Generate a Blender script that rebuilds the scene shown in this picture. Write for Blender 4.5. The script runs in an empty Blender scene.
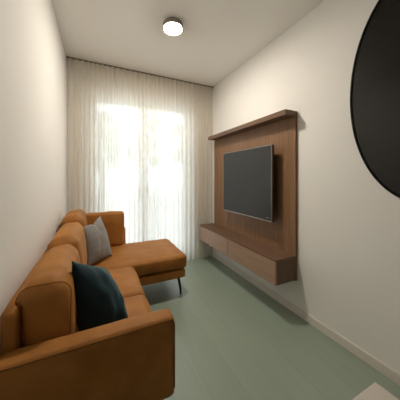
import bpy, bmesh, math, random
from mathutils import Vector, Matrix, noise

random.seed(4)
S = bpy.context.scene
COL = S.collection
XL, XR = -0.33, 1.605          # side walls
YB, YF = 2.98, -3.2            # window wall, wall behind the camera
H = 2.61
EYE = 1.225

# ------------------------------------------------------------------ helpers
def link(name, me, mat=None, parent=None, smooth=False, **tags):
    o = bpy.data.objects.new(name, me)
    COL.objects.link(o)
    if mat is not None and me is not None:
        me.materials.append(mat)
    if parent is not None:
        o.parent = parent
    if smooth and me is not None:
        for p in me.polygons:
            p.use_smooth = True
    for k, v in tags.items():
        o[k] = v
    return o

def obj(name, bm, mat=None, parent=None, smooth=False, **tags):
    me = bpy.data.meshes.new(name)
    bmesh.ops.recalc_face_normals(bm, faces=bm.faces)
    bm.to_mesh(me)
    bm.free()
    if parent is not None:
        me.transform(Matrix.Translation(-Vector(parent.location)))
        o = link(name, me, mat, parent, smooth, **tags)
    else:
        o = link(name, me, mat, None, smooth, **tags)
    return o

def sub(name, bm, mat, parent, smooth=False, **tags):
    """a sub-part: its parent is a part whose own origin sits on its thing's origin"""
    top = parent
    loc = Vector((0, 0, 0))
    while top is not None:
        loc += Vector(top.location)
        top = top.parent
    me = bpy.data.meshes.new(name)
    bmesh.ops.recalc_face_normals(bm, faces=bm.faces)
    bm.to_mesh(me)
    bm.free()
    me.transform(Matrix.Translation(-loc))
    return link(name, me, mat, parent, smooth, **tags)

def thing(name, loc, label, category, group=None):
    o = bpy.data.objects.new(name, None)
    COL.objects.link(o)
    o.location = loc
    o.empty_display_size = 0.1
    o['label'] = label
    o['category'] = category
    if group:
        o['group'] = group
    return o

def box(bm, lo, hi, bev=0.0, seg=2):
    r = bmesh.ops.create_cube(bm, size=1.0)
    vs = r['verts']
    c = [(a + b) / 2 for a, b in zip(lo, hi)]
    d = [abs(b - a) for a, b in zip(lo, hi)]
    for v in vs:
        v.co = Vector((v.co.x * d[0] + c[0], v.co.y * d[1] + c[1], v.co.z * d[2] + c[2]))
    if bev > 0:
        es = list({e for v in vs for e in v.link_edges})
        bmesh.ops.bevel(bm, geom=es, offset=bev, segments=seg, profile=0.5, affect='EDGES')
    return bm

def B(lo, hi, bev=0.0, seg=2):
    return box(bmesh.new(), lo, hi, bev, seg)

def tube(bm, pts, rads, n=10, closed=False, caps=True):
    if not isinstance(rads, (list, tuple)):
        rads = [rads] * len(pts)
    pts = [Vector(p) for p in pts]
    N = len(pts)
    rings = []
    for i, p in enumerate(pts):
        a = pts[(i - 1) % N] if (closed or i > 0) else p
        b = pts[(i + 1) % N] if (closed or i < N - 1) else p
        t = (b - a).normalized()
        up = Vector((0, 0, 1)) if abs(t.z) < 0.9 else Vector((1, 0, 0))
        x = t.cross(up).normalized()
        y = t.cross(x).normalized()
        rings.append([bm.verts.new(p + rads[i] * (math.cos(2 * math.pi * k / n) * x + math.sin(2 * math.pi * k / n) * y)) for k in range(n)])
    for i in range(N if closed else N - 1):
        r0, r1 = rings[i], rings[(i + 1) % N]
        for k in range(n):
            bm.faces.new((r0[k], r0[(k + 1) % n], r1[(k + 1) % n], r1[k]))
    if caps and not closed:
        bm.faces.new(rings[0]); bm.faces.new(rings[-1])
    return bm

def cushion(lo, hi, r=0.04, puff=(0.01, 0.01, 0.02), n=22, wr=0.003, seed=0, lean=None):
    """upholstered block: rounded corners, crowned faces, slight unevenness"""
    bm = bmesh.new()
    bmesh.ops.create_cube(bm, size=2.0)
    bmesh.ops.subdivide_edges(bm, edges=bm.edges[:], cuts=n, use_grid_fill=True)
    c = Vector([(a + b) / 2 for a, b in zip(lo, hi)])
    h = Vector([(b - a) / 2 for a, b in zip(lo, hi)])
    for v in bm.verts:
        u = v.co.copy()
        # denser sampling toward the edges
        u = Vector([math.copysign(abs(t) ** 0.8, t) if t else 0.0 for t in u])
        p = Vector((u.x * h.x, u.y * h.y, u.z * h.z))
        core = Vector([max(-(h[i] - r), min(h[i] - r, p[i])) for i in range(3)])
        d = p - core
        if d.length > 1e-7:
            # blend of sphere-rounding
            p = core + d.normalized() * min(r, max(abs(d.x), abs(d.y), abs(d.z)))
        for i in range(3):
            j, k = (i + 1) % 3, (i + 2) % 3
            w = (1 - abs(u[j]) ** 2.4) * (1 - abs(u[k]) ** 2.4)
            p[i] += math.copysign(1, u[i]) * puff[i] * w * abs(u[i]) ** 2
        q = c + p
        nz = noise.noise(q * 9 + Vector((seed * 3.1, 0, 0))) * wr * 1.6 + noise.noise(q * 22 + Vector((0, seed, 0))) * wr * 0.6
        nn = Vector((u.x ** 5, u.y ** 5, u.z ** 5))
        if nn.length > 1e-6:
            q += nn.normalized() * nz
        v.co = q
    if lean:
        piv, ang, ax = lean
        M = Matrix.Translation(Vector(piv)) @ Matrix.Rotation(ang, 4, ax) @ Matrix.Translation(-Vector(piv))
        bmesh.ops.transform(bm, matrix=M, verts=bm.verts[:])
    return bm

def pillow(A, Bc, Cc, D, thick, pull=0.05, dent=0.0, n=28, seed=0, power=0.55):
    """square scatter pillow from its four corners (top-left, top-right, bottom-right, bottom-left)"""
    A, Bc, Cc, D = map(Vector, (A, Bc, Cc, D))
    nrm = (Bc - A).cross(D - A).normalized()
    cen = (A + Bc + Cc + D) / 4
    bm = bmesh.new()
    uvl = bm.loops.layers.uv.new('UVMap')
    grids = []
    for side in (1, -1):
        g = []
        for j in range(n + 1):
            row = []
            for i in range(n + 1):
                s, t = i / n, j / n
                p = (A * (1 - s) + Bc * s) * (1 - t) + (D * (1 - s) + Cc * s) * t
                u, w = 2 * s - 1, 2 * t - 1
                # edges bow inward between the corners
                pin = pull * ((1 - u * u) * abs(w) ** 3 + (1 - w * w) * abs(u) ** 3)
                p = p + (cen - p) * pin
                if dent and w < 0:
                    dd = dent * math.exp(-((u - 0.1) / 0.3) ** 2) * (-w) ** 2
                    p = p + (cen - p) * dd
                f = max(0.0, (1 - u * u)) ** power * max(0.0, (1 - w * w)) ** power
                f *= 1 + 0.15 * noise.noise(Vector((u * 2.6 + seed, w * 2.6, side)))
                if dent:
                    f *= 1 - 0.5 * math.exp(-((u - 0.1) / 0.22) ** 2) * max(0, -w) ** 1.2
                p = p + nrm * side * f * thick / 2
                row.append((p, (s, t)))
            g.append(row)
        grids.append(g)
    front = [[bm.verts.new(p) for p, _ in row] for row in grids[0]]
    back = [[front[j][i] if i in (0, n) or j in (0, n) else bm.verts.new(grids[1][j][i][0]) for i in range(n + 1)] for j in range(n + 1)]
    for G in (front, back):
        for j in range(n):
            for i in range(n):
                f = bm.faces.new((G[j][i], G[j][i + 1], G[j + 1][i + 1], G[j + 1][i]))
                for l, (a, b) in zip(f.loops, ((i, j), (i + 1, j), (i + 1, j + 1), (i, j + 1))):
                    l[uvl].uv = (a / n, b / n)
    rim = [front[0][i].co.copy() for i in range(n)] + [front[j][n].co.copy() for j in range(n)] + \
          [front[n][i].co.copy() for i in range(n, 0, -1)] + [front[j][0].co.copy() for j in range(n, 0, -1)]
    return bm, rim

# ------------------------------------------------------------------ materials
def mat(name, col, rough=0.5, metal=0.0, spec=0.5, sheen=0.0, emit=None, estr=0.0):
    m = bpy.data.materials.new(name)
    m.use_nodes = True
    b = m.node_tree.nodes['Principled BSDF']
    b.inputs['Base Color'].default_value = (*col, 1)
    b.inputs['Roughness'].default_value = rough
    b.inputs['Metallic'].default_value = metal
    b.inputs['Specular IOR Level'].default_value = spec
    b.inputs['Sheen Weight'].default_value = sheen
    if emit:
        b.inputs['Emission Color'].default_value = (*emit, 1)
        b.inputs['Emission Strength'].default_value = estr
    return m

def N(m, t, **kw):
    n = m.node_tree.nodes.new(t)
    for k, v in kw.items():
        if k in n.inputs:
            n.inputs[k].default_value = v
        else:
            setattr(n, k, v)
    return n

def L(m, a, b):
    m.node_tree.links.new(a, b)

def noisy(m, c1, c2, scale=(8, 8, 8), nscale=1.0, bump=0.0, bscale=60, detail=4, dist=0.0, bdist=0.002):
    """procedural two-tone mottling and a fine bump, in object space"""
    bs = m.node_tree.nodes['Principled BSDF']
    tc = N(m, 'ShaderNodeTexCoord')
    mp = N(m, 'ShaderNodeMapping'); mp.inputs['Scale'].default_value = scale
    L(m, tc.outputs['Object'], mp.inputs['Vector'])
    nz = N(m, 'ShaderNodeTexNoise'); nz.inputs['Scale'].default_value = nscale
    nz.inputs['Detail'].default_value = detail; nz.inputs['Distortion'].default_value = dist
    L(m, mp.outputs['Vector'], nz.inputs['Vector'])
    cr = N(m, 'ShaderNodeValToRGB')
    cr.color_ramp.elements[0].position = 0.3; cr.color_ramp.elements[0].color = (*c1, 1)
    cr.color_ramp.elements[1].position = 0.7; cr.color_ramp.elements[1].color = (*c2, 1)
    L(m, nz.outputs['Fac'], cr.inputs['Fac'])
    L(m, cr.outputs['Color'], bs.inputs['Base Color'])
    if bump:
        n2 = N(m, 'ShaderNodeTexNoise'); n2.inputs['Scale'].default_value = bscale; n2.inputs['Detail'].default_value = 3
        L(m, tc.outputs['Object'], n2.inputs['Vector'])
        bp = N(m, 'ShaderNodeBump'); bp.inputs['Strength'].default_value = bump; bp.inputs['Distance'].default_value = bdist
        L(m, n2.outputs['Fac'], bp.inputs['Height'])
        L(m, bp.outputs['Normal'], bs.inputs['Normal'])
    return m

M = {}
M['wall'] = noisy(mat('painted_wall', (.7, .65, .57), .9, spec=.2), (.86, .84, .80), (.88, .86, .825), (1.5, 1.5, 1.5), bump=.15, bscale=120)
M['ceiling'] = noisy(mat('painted_ceiling', (.7, .66, .58), .95, spec=.1), (.88, .855, .81), (.90, .875, .83), (1, 1, 1), bump=.1, bscale=150)
M['trim'] = mat('white_trim_paint', (.74, .69, .62), .5, spec=.3)
M['suede'] = noisy(mat('cognac_suede', (.4, .19, .06), .62, spec=.3, sheen=.25), (.29, .108, .016), (.41, .170, .034), (5, 5, 5), dist=.6, bump=.35, bscale=160)
M['suede'].node_tree.nodes['Principled BSDF'].inputs['Sheen Tint'].default_value = (1, .60, .25, 1)
M['suede'].node_tree.nodes['Principled BSDF'].inputs['Sheen Roughness'].default_value = .4
M['piping'] = mat('dark_stitch', (.20, .085, .022), .8, spec=.1)
M['black_metal'] = mat('black_metal', (.015, .014, .013), .35, metal=.3)
M['teal'] = noisy(mat('teal_velvet', (.02, .05, .06), .7, spec=.15, sheen=.5), (.006, .014, .018), (.012, .030, .038), (9, 9, 9), bump=.3, bscale=120)
M['teal'].node_tree.nodes['Principled BSDF'].inputs['Sheen Tint'].default_value = (.35, .6, .7, 1)
M['frame_white'] = mat('white_window_frame', (.9, .9, .89), .35)
M['nickel'] = mat('brushed_nickel', (.36, .33, .29), .35, metal=.85)
M['opal'] = mat('lit_opal_glass', (.9, .88, .82), .3, emit=(1, .91, .79), estr=355.0)
M['table'] = noisy(mat('pale_table_lacquer', (.62, .56, .50), .45), (.60, .545, .49), (.65, .59, .53), (2, 2, 2))
M['tv_case'] = mat('tv_casing', (.02, .02, .02), .4)
M['tv_edge'] = mat('tv_metal_edge', (.30, .28, .26), .3, metal=.9)
M['screen'] = mat('tv_screen', (.036, .036, .034), .5, spec=.3)
M['mirror'] = mat('black_tinted_glass', (.010, .009, .007), .2, spec=.35)
M['mirror_rim'] = mat('black_rim', (.004, .004, .004), .45, spec=.2)
M['mark'] = mat('tv_mark', (.35, .35, .35), .5)
M['track'] = mat('curtain_track', (.22, .19, .15), .5)
M['bark'] = noisy(mat('bark', (.12, .09, .07), .9), (.09, .07, .05), (.16, .12, .09), (6, 6, 2))
M['leaf'] = noisy(mat('leaf', (.2, .25, .14), .6), (.26, .32, .22), (.40, .46, .32), (3, 3, 3))
M['terrace'] = noisy(mat('terrace_stone', (.5, .48, .45), .8), (.66, .65, .62), (.75, .73, .70), (2, 2, 2))

# green plank floor, boards along the room
def floor_mat():
    m = mat('green_plank_floor', (.1, .14, .1), .33, spec=1.0)
    bs = m.node_tree.nodes['Principled BSDF']
    tc = N(m, 'ShaderNodeTexCoord')
    rot = N(m, 'ShaderNodeMapping'); rot.inputs['Rotation'].default_value = (0, 0, math.pi / 2)
    L(m, tc.outputs['Object'], rot.inputs['Vector'])
    br = N(m, 'ShaderNodeTexBrick')
    br.inputs['Color1'].default_value = (.275, .335, .262, 1)
    br.inputs['Color2'].default_value = (.305, .370, .290, 1)
    br.inputs['Mortar'].default_value = (.20, .25, .20, 1)
    br.inputs['Scale'].default_value = 1
    br.inputs['Mortar Size'].default_value = .0012
    br.inputs['Mortar Smooth'].default_value = .4
    br.inputs['Brick Width'].default_value = 1.35
    br.inputs['Row Height'].default_value = .19
    br.offset = .37
    L(m, rot.outputs['Vector'], br.inputs['Vector'])
    mp = N(m, 'ShaderNodeMapping'); mp.inputs['Scale'].default_value = (14, 1.3, 1)
    L(m, tc.outputs['Object'], mp.inputs['Vector'])
    nz = N(m, 'ShaderNodeTexNoise'); nz.inputs['Scale'].default_value = 2; nz.inputs['Detail'].default_value = 6; nz.inputs['Distortion'].default_value = .8
    L(m, mp.outputs['Vector'], nz.inputs['Vector'])
    cr = N(m, 'ShaderNodeValToRGB')
    cr.color_ramp.elements[0].position = .25; cr.color_ramp.elements[0].color = (.94, .94, .94, 1)
    cr.color_ramp.elements[1].position = .8; cr.color_ramp.elements[1].color = (1.05, 1.05, 1.05, 1)
    L(m, nz.outputs['Fac'], cr.inputs['Fac'])
    mx = N(m, 'ShaderNodeMix'); mx.data_type = 'RGBA'; mx.blend_type = 'MULTIPLY'
    mx.inputs['Factor'].default_value = 1
    L(m, br.outputs['Color'], mx.inputs[6]); L(m, cr.outputs['Color'], mx.inputs[7])
    L(m, mx.outputs[2], bs.inputs['Base Color'])
    bp = N(m, 'ShaderNodeBump'); bp.inputs['Strength'].default_value = .12; bp.inputs['Distance'].default_value = .002
    L(m, nz.outputs['Fac'], bp.inputs['Height']); L(m, bp.outputs['Normal'], bs.inputs['Normal'])
    return m
M['floor'] = floor_mat()

def wood(name, c1, c2, vertical, rough=.45):
    m = mat(name, c1, rough, spec=.35)
    bs = m.node_tree.nodes['Principled BSDF']
    tc = N(m, 'ShaderNodeTexCoord')
    mp = N(m, 'ShaderNodeMapping')
    mp.inputs['Scale'].default_value = (8, 30, 1.2) if vertical else (22, 1.6, 26)
    L(m, tc.outputs['Object'], mp.inputs['Vector'])
    nz = N(m, 'ShaderNodeTexNoise'); nz.inputs['Scale'].default_value = 1.6; nz.inputs['Detail'].default_value = 7; nz.inputs['Distortion'].default_value = .5
    L(m, mp.outputs['Vector'], nz.inputs['Vector'])
    cr = N(m, 'ShaderNodeValToRGB')
    cr.color_ramp.elements[0].position = .28; cr.color_ramp.elements[0].color = (*c1, 1)
    cr.color_ramp.elements[1].position = .75; cr.color_ramp.elements[1].color = (*c2, 1)
    L(m, nz.outputs['Fac'], cr.inputs['Fac'])
    L(m, cr.outputs['Color'], bs.inputs['Base Color'])
    bp = N(m, 'ShaderNodeBump'); bp.inputs['Strength'].default_value = .15; bp.inputs['Distance'].default_value = .001
    L(m, nz.outputs['Fac'], bp.inputs['Height']); L(m, bp.outputs['Normal'], bs.inputs['Normal'])
    return m
M['walnut_v'] = wood('walnut_veneer_upright', (.205, .110, .055), (.29, .160, .082), True)
M['walnut_h'] = wood('walnut_veneer_lengthwise', (.125, .068, .038), (.185, .104, .062), False)  # darkened in colour so the cabinet top reads shadier than its front

M['walnut_lit'] = wood('walnut_veneer_doors_lit', (.32, .205, .135), (.42, .275, .19), False)  # same walnut lightened: light on the cabinet front put into the colour

# grey plaid wool
def plaid_mat():
    m = mat('grey_plaid_wool', (.25, .25, .25), .9, spec=.1, sheen=.3)
    bs = m.node_tree.nodes['Principled BSDF']
    uv = N(m, 'ShaderNodeUVMap')
    sp = N(m, 'ShaderNodeSeparateXYZ'); L(m, uv.outputs['UV'], sp.inputs[0])
    facs = []
    for ax in ('X', 'Y'):
        a = N(m, 'ShaderNodeMath', operation='MULTIPLY'); a.inputs[1].default_value = 6.0; L(m, sp.outputs[ax], a.inputs[0])
        f = N(m, 'ShaderNodeMath', operation='FRACT'); L(m, a.outputs[0], f.inputs[0])
        c = N(m, 'ShaderNodeMath', operation='COMPARE'); c.inputs[1].default_value = .5; c.inputs[2].default_value = .07; L(m, f.outputs[0], c.inputs[0])
        facs.append(c)
    ad = N(m, 'ShaderNodeMath', operation='ADD'); L(m, facs[0].outputs[0], ad.inputs[0]); L(m, facs[1].outputs[0], ad.inputs[1])
    hv = N(m, 'ShaderNodeMath', operation='MULTIPLY'); hv.inputs[1].default_value = .5; L(m, ad.outputs[0], hv.inputs[0])
    mx = N(m, 'ShaderNodeMix'); mx.data_type = 'RGBA'
    L(m, hv.outputs[0], mx.inputs['Factor'])
    mx.inputs[6].default_value = (.245, .235, .225, 1)
    mx.inputs[7].default_value = (.215, .175, .135, 1)
    nz = N(m, 'ShaderNodeTexNoise'); nz.inputs['Scale'].default_value = 60; L(m, uv.outputs['UV'], nz.inputs['Vector'])
    mr = N(m, 'ShaderNodeMapRange'); mr.inputs['To Min'].default_value = .7; mr.inputs['To Max'].default_value = 1.3; L(m, nz.outputs['Fac'], mr.inputs['Value'])
    m2 = N(m, 'ShaderNodeMix'); m2.data_type = 'RGBA'; m2.blend_type = 'MULTIPLY'; m2.inputs['Factor'].default_value = 1
    L(m, mx.outputs[2], m2.inputs[6]); L(m, mr.outputs[0], m2.inputs[7])
    L(m, m2.outputs[2], bs.inputs['Base Color'])
    bp = N(m, 'ShaderNodeBump'); bp.inputs['Strength'].default_value = .4; bp.inputs['Distance'].default_value = .002
    L(m, nz.outputs['Fac'], bp.inputs['Height']); L(m, bp.outputs['Normal'], bs.inputs['Normal'])
    return m
M['plaid'] = plaid_mat()

def sheer_mat():
    m = bpy.data.materials.new('cream_sheer_voile'); m.use_nodes = True
    nt = m.node_tree; nt.nodes.clear()
    out = N(m, 'ShaderNodeOutputMaterial')
    tr = N(m, 'ShaderNodeBsdfTransparent'); tr.inputs['Color'].default_value = (.98, .98, .975, 1)
    df = N(m, 'ShaderNodeBsdfDiffuse'); df.inputs['Color'].default_value = (.80, .70, .55, 1)
    tl = N(m, 'ShaderNodeBsdfTranslucent'); tl.inputs['Color'].default_value = (.93, .93, .93, 1)
    m1 = N(m, 'ShaderNodeMixShader'); m1.inputs[0].default_value = .60
    L(m, df.outputs[0], m1.inputs[1]); L(m, tl.outputs[0], m1.inputs[2])
    # fine weave: threads let a little more or less through
    tc = N(m, 'ShaderNodeTexCoord'); mp = N(m, 'ShaderNodeMapping'); mp.inputs['Scale'].default_value = (60, 1, .05)
    L(m, tc.outputs['Object'], mp.inputs['Vector'])
    nz = N(m, 'ShaderNodeTexNoise'); nz.inputs['Scale'].default_value = 1.5; L(m, mp.outputs['Vector'], nz.inputs['Vector'])
    mr = N(m, 'ShaderNodeMapRange'); mr.inputs['To Min'].default_value = .885; mr.inputs['To Max'].default_value = .915
    L(m, nz.outputs['Fac'], mr.inputs['Value'])
    m2 = N(m, 'ShaderNodeMixShader'); L(m, mr.outputs[0], m2.inputs[0])
    L(m, tr.outputs[0], m2.inputs[1]); L(m, m1.outputs[0], m2.inputs[2])
    L(m, m2.outputs[0], out.inputs['Surface'])
    return m
M['sheer'] = sheer_mat()

def glass_mat():
    m = bpy.data.materials.new('window_pane_glass'); m.use_nodes = True
    nt = m.node_tree; nt.nodes.clear()
    out = N(m, 'ShaderNodeOutputMaterial')
    tr = N(m, 'ShaderNodeBsdfTransparent'); tr.inputs['Color'].default_value = (.96, .98, .97, 1)
    gl = N(m, 'ShaderNodeBsdfGlossy'); gl.inputs['Roughness'].default_value = .02
    fr = N(m, 'ShaderNodeFresnel'); fr.inputs['IOR'].default_value = 1.3
    mx = N(m, 'ShaderNodeMixShader')
    L(m, fr.outputs[0], mx.inputs[0]); L(m, tr.outputs[0], mx.inputs[1]); L(m, gl.outputs[0], mx.inputs[2])
    L(m, mx.outputs[0], out.inputs['Surface'])
    return m
M['glass'] = glass_mat()

# ------------------------------------------------------------------ the room
T = .12
WX0, WX1, WZ = -.10, 1.285, 2.30      # window opening
YO = 3.175                             # outer face of the window wall
def struct(name, bm, m, parent=None, smooth=False):
    if parent is None:
        return obj(name, bm, m, None, smooth, kind='structure')
    return sub(name, bm, m, parent, smooth)
struct('floor', B((XL - T, YF - T, -T), (XR + T, YO, 0)), M['floor'])
struct('ceiling', B((XL - T, YF - T, H), (XR + T, YO, H + T)), M['ceiling'])
struct('wall_left', B((XL - T, YF - T, 0), (XL, YO, H)), M['wall'])
struct('wall_right', B((XR, YF - T, 0), (XR + T, YO, H)), M['wall'])
struct('wall_front', B((XL, YF - T, 0), (XR, YF, H)), M['wall'])
bm = B((XL, YB, 0), (WX0, YO, H)); box(bm, (WX1, YB, 0), (XR, YO, H)); box(bm, (WX0, YB, WZ), (WX1, YO, H))
struct('wall_back', bm, M['wall'])
struct('baseboard_right', B((XR - .014, YF, 0), (XR, YB, .068), .003), M['trim'])
struct('baseboard_left', B((XL, YF, 0), (XL + .014, YB, .068), .003), M['trim'])

# two-leaf glazed terrace door in the window wall
FY0, FY1 = 3.08, 3.14
fr = bmesh.new()
box(fr, (WX0, FY0, 0), (WX0 + .045, FY1, WZ), .004)
box(fr, (WX1 - .045, FY0, 0), (WX1, FY1, WZ), .004)
box(fr, (WX0 + .045, FY0, WZ - .05), (WX1 - .045, FY1, WZ), .004)
box(fr, (WX0 + .045, FY0, 0), (WX1 - .045, FY1, .05), .004)
win = struct('window_1', fr, M['frame_white'])
xm = .60
for a, b, hx in ((WX0 + .047, xm - .002, None), (xm + .002, WX1 - .047, 1)):
    s = bmesh.new(); w = .04; z0, z1 = .052, WZ - .052
    y0, y1 = FY0 - .012, FY1 - .02
    box(s, (a, y0, z0), (a + w, y1, z1), .005); box(s, (b - w, y0, z0), (b, y1, z1), .005)
    box(s, (a + w, y0, z1 - w), (b - w, y1, z1), .005); box(s, (a + w, y0, z0), (b - w, y1, z0 + w), .005)
    so = struct('sash', s, M['frame_white'], win)
    struct('pane', B((a + w - .003, FY0 + .012, z0 + w - .003), (b - w + .003, FY0 + .024, z1 - w + .003)), M['glass'], so)
    if hx:
        h = bmesh.new(); box(h, (a + .018, y0 - .012, 1.0), (a + .044, y0, 1.12), .004)
        tube(h, [(a + .031, y0 - .01, 1.06), (a + .031, y0 - .045, 1.06), (a + .031, y0 - .05, 1.05), (a + .031, y0 - .05, .94)], .009, 8)
        struct('handle', h, M['nickel'], so, True)

# ------------------------------------------------------------------ curtain
cur = thing('sheer_curtain', (.64, 2.87, 0), 'floor-length cream sheer curtain pleated across the whole window wall', 'curtain')
bm = bmesh.new()
NX, NZ = 900, 26
ztop, zbot = H - .016, .012
x0, x1 = XL + .012, XR - .012
rnd = random.Random(7)
folds = []
x = 0.0
W = x1 - x0
while x < W:
    w = rnd.uniform(.048, .078); folds.append((x, w, rnd.uniform(.8, 1.15))); x += w
def fold(xx, t):
    for (fx, fw, fa) in folds:
        if fx <= xx <= fx + fw:
            ph = (xx - fx) / fw
            break
    else:
        ph, fa = 0, 1
    c = math.cos(2 * math.pi * ph)
    c = math.copysign(abs(c) ** .75, c)
    return c * fa
rows = []
for j in range(NZ + 1):
    t = j / NZ                     # 0 top .. 1 bottom
    z = ztop + (zbot - ztop) * t
    row = []
    amp = .015 + .004 * t
    for i in range(NX + 1):
        xx = W * i / NX
        wob = .006 * noise.noise(Vector((xx * 2.0, t * .8, 3))) * t
        xs = min(max(xx + wob, 0), W)
        y = 2.868 + amp * fold(xs, t) + .005 * t * noise.noise(Vector((xx * 9, t * .7, 8)))
        row.append(bm.verts.new((x0 + xx, min(y, 2.905), z)))
    rows.append(row)
for j in range(NZ):
    for i in range(NX):
        bm.faces.new((rows[j][i], rows[j][i + 1], rows[j + 1][i + 1], rows[j + 1][i]))
obj('curtain_fabric', bm, M['sheer'], cur, True)
# stiff heading tape at the top of the cloth
bm = bmesh.new(); r0 = []; r1 = []
for i in range(NX + 1):
    xx = W * i / NX
    y = 2.868 + .015 * fold(xx, 0) + .0025
    r0.append(bm.verts.new((x0 + xx, y, ztop))); r1.append(bm.verts.new((x0 + xx, y, ztop - .07)))
for i in range(NX):
    bm.faces.new((r0[i], r0[i + 1], r1[i + 1], r1[i]))
obj('heading_tape', bm, M['sheer'], cur, True)
obj('track', B((XL + .004, 2.856, H - .015), (XR - .004, 2.880, H - .001), .003), M['track'], cur, label='dark ceiling curtain track')

# ------------------------------------------------------------------ corner sofa
sofa = thing('corner_sofa', (0, 1.8, 0), 'cognac brown suede corner sofa with chaise along the left wall', 'sofa')
SB = XL + .008
SF = .295
sx = M['suede']
# base: long frame and the chaise frame
bm = cushion((SB, 1.0, .235), (.285, 2.02, .30), .02, (0, 0, 0), 8, .001)
obj('base_frame', bm, sx, sofa, True)
bm = cushion((SB, 2.02, .20), (.81, 2.79, .29), .022, (.002, .002, 0), 14, .001)
obj('chaise_base', bm, sx, sofa, True)
obj('back_frame', cushion((SB, .985, .24), (-.265, 2.74, .742), .024, (.0, 0, .0), 12, .001), sx, sofa, True)
def arm(y0, y1, ztop, zb, x1, pip):
    a = obj('armrest', cushion((SB, y0, zb), (x1, y1, ztop), .022, (.002, .002, .003), 20, .0015, seed=y0), sx, sofa, True)
    yy = y0 + .004 if pip else y1 - .004
    pts = [(SB + .02, yy, ztop - .009)] + [(SB + (x1 - SB) * k / 20, yy, ztop - .009) for k in range(2, 20)] + \
          [(x1 - .015, yy, ztop - .009), (x1 - .006, yy, ztop - .018), (x1 - .003, yy, ztop - .035), (x1 - .003, yy, zb + .04)]
    sub('piping', tube(bmesh.new(), pts, .0028, 6), M['piping'], a, True, label='dark stitched seam')
arm(.90, .998, .602, .25, .310, True)
arm(2.70, 2.79, .62, .22, .30, False)
# seat cushions
def piping_loop(par, lo, hi, z, r=.0026):
    (xa, ya), (xb, yb) = lo, hi
    c = .03; pts = []
    for (cx, cy, a0) in ((xb - c, yb - c, 0), (xa + c, yb - c, 90), (xa + c, ya + c, 180), (xb - c, ya + c, 270)):
        for k in range(5):
            a = math.radians(a0 + k * 22.5); pts.append((cx + c * math.cos(a), cy + c * math.sin(a), z))
    sub('piping', tube(bmesh.new(), pts, r, 6, closed=True), M['piping'], par, True)
for (ya, yb, sd) in ((1.004, 1.502, 1), (1.506, 2.012, 2)):
    obj('seat_cushion', cushion((-.262, ya, .295), (SF, yb, .425), .036, (.008, .0, .020), 24, .003, seed=sd), sx, sofa, True)
cc = obj('chaise_cushion', cushion((-.262, 2.018, .298), (.822, 2.695, .43), .030, (.006, .006, .016), 28, .003, seed=5), sx, sofa, True, label='long seat cushion of the chaise')
# back cushions
for (ya, yb, zt, sd) in ((1.015, 1.60, .798, 3), (1.60, 2.16, .830, 4), (2.16, 2.62, .875, 6)):
    c = obj('back_cushion', cushion((-.262, ya, .44), (-.085, yb, zt), .058, (.014, .006, .022), 24, .004, seed=sd,
            lean=((-.17, 0, .44), math.radians(-5), 'Y')), sx, sofa, True)
    # seam around the end panel
    pts = []
    for (px, pz, a0) in ((-.232, .47, 180), (-.236, zt - .052, 180), (-.148, zt - .052, 90), (-.108, .47, 0)):
        if pz > .5:
            pts += [(px + .047 * math.cos(math.radians(a0 - 18 * k)), ya + .022, pz + .050 * math.sin(math.radians(a0 - 18 * k))) for k in range(6)]
        else:
            pts.append((px, ya + .022, pz))
    if sd == 3:
        sub('piping', tube(bmesh.new(), pts, .002, 6), M['piping'], c, True)
# upright bolster cushion against the far arm
c = obj('back_cushion', cushion((-.14, 2.575, .445), (.272, 2.695, .825), .030, (.004, .012, .006), 24, .003, seed=9,
        lean=((0, 2.63, .445), math.radians(-3), 'X')), sx, sofa, True, label='upright cushion leaning on the far arm')
# legs
def leg(x, y, ztop, dx, dy):
    bm = bmesh.new()
    tube(bm, [(x - dx, y - dy, ztop + .01), (x - dx * .5, y - dy * .5, ztop * .62), (x - dx * .12, y - dy * .12, ztop * .28), (x, y, .004)], [.015, .013, .0115, .010], 10)
    box(bm, (x - dx - .025, y - dy - .025, ztop - .006), (x - dx + .025, y - dy + .025, ztop + .001), .002)
    bmesh.ops.create_cone(bm, cap_ends=True, segments=12, radius1=.012, radius2=.012, depth=.006, matrix=Matrix.Translation((x, y, .003)))
    obj('leg', bm, M['black_metal'], sofa, True, label='slim black metal leg')
leg(.782, 2.10, .20, .025, -.02)
leg(.782, 2.72, .20, .025, .02)
leg(-.27, 2.72, .20, -.015, .02)
leg(.25, .97, .248, .02, -.02)
leg(-.27, .97, .248, -.015, -.02)

# scatter pillows
bm, rim = pillow((-.118, 2.10, .79), (.022, 2.43, .825), (.130, 2.27, .450), (-.082, 2.06, .450), .125, .07, dent=.17, seed=2)
p = obj('throw_pillow', bm, M['plaid'], None, True, label='grey plaid wool throw pillow at the far corner of the sofa', category='cushion')
bm, rim = pillow((-.112, 1.16, .832), (.038, 1.35, .700), (.150, 1.16, .475), (-.062, 1.09, .455), .15, .03, seed=5)
p = obj('throw_pillow', bm, M['teal'], None, True, label='dark teal velvet throw pillow behind the near arm of the sofa', category='cushion')

# ------------------------------------------------------------------ television wall
PY0, PY1 = 1.338, 2.80
pan = thing('wall_panel', (XR, 2.07, .30), 'walnut wood back panel with a projecting top shelf on the right wall', 'wall panel')
bm = bmesh.new()
pw = (PY1 - .002 - PY0) / 48
for k in range(48):
    box(bm, (XR - .027, PY0 + k * pw, .30), (XR - .001, PY0 + (k + 1) * pw, 1.765), .0012, 1)
obj('panel', bm, M['walnut_v'], pan)
bm = B((XR - .148, PY0, 1.765), (XR - .001, 2.765, 1.812), .002)
obj('shelf', bm, M['walnut_h'], pan)

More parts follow.
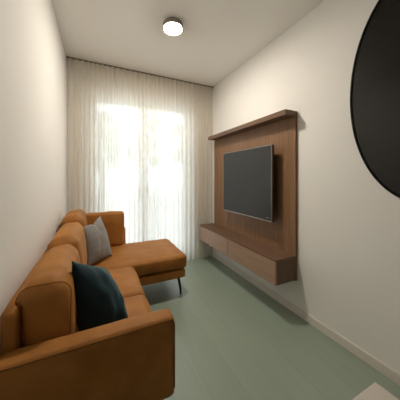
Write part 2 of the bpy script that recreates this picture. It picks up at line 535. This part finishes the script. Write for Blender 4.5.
con = thing('media_cabinet', (XR - .03, 2.07, .31), 'long wall-hung walnut media cabinet with two flap doors under the television', 'cabinet')
CX = 1.342
bm = B((CX + .019, PY0, .31), (XR - .029, 2.82, .509), .0015)
obj('body', bm, M['walnut_h'], con)
obj('top', B((CX, PY0 - .001, .5105), (XR - .029, 2.824, .526), .002), M['walnut_h'], con)
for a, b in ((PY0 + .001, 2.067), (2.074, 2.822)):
    obj('door', B((CX, a, .311), (CX + .018, b, .5065), .002), M['walnut_lit'], con)

tv = thing('television', (XR - .09, 1.95, .8), 'flat black television mounted on the walnut wall panel', 'television')
ty0, ty1, tz0, tz1, tx = 1.515, 2.378, .797, 1.532, 1.472
obj('casing', B((tx + .004, ty0 + .002, tz0 + .002), (tx + .034, ty1 - .002, tz1 - .002), .004), M['tv_case'], tv)
bm = bmesh.new(); w = .007
for lo, hi in (((tx, ty0, tz0), (tx + .012, ty0 + w, tz1)), ((tx, ty1 - w, tz0), (tx + .012, ty1, tz1)),
               ((tx, ty0 + w, tz0), (tx + .012, ty1 - w, tz0 + w * 1.3)), ((tx, ty0 + w, tz1 - w), (tx + .012, ty1 - w, tz1))):
    box(bm, lo, hi, .001, 1)
obj('bezel', bm, M['tv_edge'], tv, label='thin metallic edge')
obj('screen', B((tx + .002, ty0 + w, tz0 + w), (tx + .008, ty1 - w, tz1 - w)), M['screen'], tv)
bm = bmesh.new()
for k, (dy, hh) in enumerate(((0, .006), (.008, .009), (.017, .006), (.026, .006), (.034, .009))):
    box(bm, (tx + .0005, ty0 + .035 + dy, tz0 + .03), (tx + .0022, ty0 + .040 + dy, tz0 + .03 + hh))
obj('mark', bm, M['mark'], tv, label='tiny pale maker mark')
bm = B((tx + .034, 1.80, 1.0), (XR - .0275, 2.10, 1.32), .004)
box(bm, (tx + .034, 1.65, 1.02), (tx + .05, 2.25, 1.08), .003); box(bm, (tx + .034, 1.65, 1.24), (tx + .05, 2.25, 1.30), .003)
obj('wall_mount', bm, M['black_metal'], tv)

# ------------------------------------------------------------------ big dark oval mirror near the camera
mr = thing('wall_mirror', (XR, .52, 1.76), 'huge black rounded mirror with a thin black rim, at the right edge', 'mirror')
cy, cz, ra, rb = .517, EYE + .537, .372, .683
def ellipse_solid(ra, rb, xa, xb, n=96):
    bm = bmesh.new()
    r = [[bm.verts.new((x, cy + ra * math.cos(2 * math.pi * k / n), cz + rb * math.sin(2 * math.pi * k / n))) for k in range(n)] for x in (xa, xb)]
    bm.faces.new(r[0]); bm.faces.new(r[1])
    for k in range(n):
        bm.faces.new((r[0][k], r[0][(k + 1) % n], r[1][(k + 1) % n], r[1][k]))
    return bm
obj('glass', ellipse_solid(ra - .006, rb - .006, XR - .012, XR - .002), M['mirror'], mr)
bm = tube(bmesh.new(), [(XR - .011, cy + (ra - .004) * math.cos(2 * math.pi * k / 96), cz + (rb - .004) * math.sin(2 * math.pi * k / 96)) for k in range(96)], .0085, 8, closed=True)
obj('rim', bm, M['mirror_rim'], mr, True)

# ------------------------------------------------------------------ ceiling lights
def lathe(bm, prof, cx, cy, n=48):
    rings = [[bm.verts.new((cx + r * math.cos(2 * math.pi * k / n), cy + r * math.sin(2 * math.pi * k / n), z)) for k in range(n)] for r, z in prof]
    for a, b in zip(rings, rings[1:]):
        for k in range(n):
            bm.faces.new((a[k], a[(k + 1) % n], b[(k + 1) % n], b[k]))
    bm.faces.new(rings[0]); bm.faces.new(rings[-1])
    return bm
def ceiling_light(x, y, label):
    t = thing('ceiling_light', (x, y, H), label, 'ceiling light')
    obj('housing', lathe(bmesh.new(), [(.060, H - .0005), (.082, H - .002), (.089, H - .010), (.091, H - .025), (.091, H - .048), (.088, H - .052), (.080, H - .049)], x, y), M['nickel'], t, True)
    obj('diffuser', lathe(bmesh.new(), [(.0785, H - .047), (.0785, H - .052), (.076, H - .056), (.066, H - .058), (.045, H - .059), (.02, H - .0595)], x, y), M['opal'], t, True)
ceiling_light(.610, 1.838, 'small round ceiling light with a nickel ring, lit, near the room middle')

# ------------------------------------------------------------------ pale table at the lower right corner
tb = thing('coffee_table', (.72, .18, 0), 'pale square-cornered table peeking in at the bottom right', 'table')
obj('tabletop', B((.42, -.12, .372), (1.008, .470, .400), .003), M['table'], tb)
for lx in (.45, .955):
    for ly in (-.09, .417):
        obj('leg', B((lx, ly, 0), (lx + .03, ly + .03, .372), .002), M['table'], tb)

# ------------------------------------------------------------------ outside
bm = B((-14, YO, -.25), (16, 30, -.12))
obj('floor_outside', bm, M['terrace'], None, kind='structure')
def tree(x, y, h, r, label, seed):
    rr = random.Random(seed)
    t = thing('leafy_tree', (x, y, -.12), label, 'tree')
    bm = bmesh.new()
    tube(bm, [(x, y, -.12), (x + .05, y, h * .3), (x - .04, y + .05, h * .6), (x, y, h * .85)], [.13, .1, .07, .03], 8)
    for k in range(7):
        a = rr.uniform(0, 6.28); z = h * rr.uniform(.35, .7)
        tube(bm, [(x, y, z), (x + math.cos(a) * r * .4, y + math.sin(a) * r * .4, z + .35), (x + math.cos(a) * r * .75, y + math.sin(a) * r * .75, z + .8)], [.045, .03, .012], 6)
    obj('trunk', bm, M['bark'], t, True)
    bm = bmesh.new()
    clumps = [(x + max(-.7, min(.7, rr.gauss(0, .5))) * r, y + max(-.7, min(.7, rr.gauss(0, .5))) * r, h * rr.uniform(.42, .95), r * rr.uniform(.25, .5)) for _ in range(16)]
    for _ in range(3200):
        cx, cy_, cz_, cr = rr.choice(clumps)
        d = Vector((rr.gauss(0, 1), rr.gauss(0, 1), rr.gauss(0, .8))).normalized() * cr * rr.uniform(.5, 1.05)
        c = Vector((cx, cy_, cz_)) + d
        ax = Vector((rr.gauss(0, 1), rr.gauss(0, 1), rr.gauss(0, 1))).normalized()
        u = ax.orthogonal().normalized() * .035; v = ax.cross(u).normalized() * .075
        vs = [bm.verts.new(c + q) for q in (-v, u, v, -u)]
        bm.faces.new(vs)
    obj('foliage', bm, M['leaf'], t)
for k, (x, y, h, r, lab) in enumerate((
        (.1, 9.2, 3.9, 1.15, 'hazy tree outside, seen through the left leaf of the window'),
        (2.3, 13.0, 5.0, 1.5, 'hazy tree outside behind the middle post of the window, the farthest one'),
        (4.0, 9.4, 3.9, 1.1, 'hazy tree outside, seen through the right leaf of the window'))):
    tree(x, y, h, r, lab, 20 + k)

# ------------------------------------------------------------------ daylight and camera
w = bpy.data.worlds.new('overcast_sky'); S.world = w; w.use_nodes = True
bg = w.node_tree.nodes['Background']
bg.inputs['Color'].default_value = (.86, .94, 1.0, 1)
bg.inputs['Strength'].default_value = 4.3
pl = bpy.data.lights.new('window_portal', 'AREA'); pl.shape = 'RECTANGLE'; pl.size = WX1 - WX0; pl.size_y = WZ
pl.cycles.is_portal = True
po = bpy.data.objects.new('window_portal', pl); COL.objects.link(po)
po.location = ((WX0 + WX1) / 2, YO + .02, WZ / 2); po.rotation_euler = (math.radians(-90), 0, 0)

cam = bpy.data.cameras.new('camera'); co = bpy.data.objects.new('camera', cam); COL.objects.link(co)
co.location = (0, 0, EYE)
co.rotation_euler = (math.radians(90), 0, -math.atan2(102, 213))
cam.sensor_fit = 'HORIZONTAL'; cam.sensor_width = 36; cam.lens = 213 / 400 * 36
cam.shift_y = -23 / 400
cam.clip_start = .02; cam.clip_end = 200
S.camera = co
vs = S.view_settings
vs.view_transform = 'Standard'; vs.look = 'None'; vs.gamma = 1; vs.use_curve_mapping = False
vs.exposure = 0.0
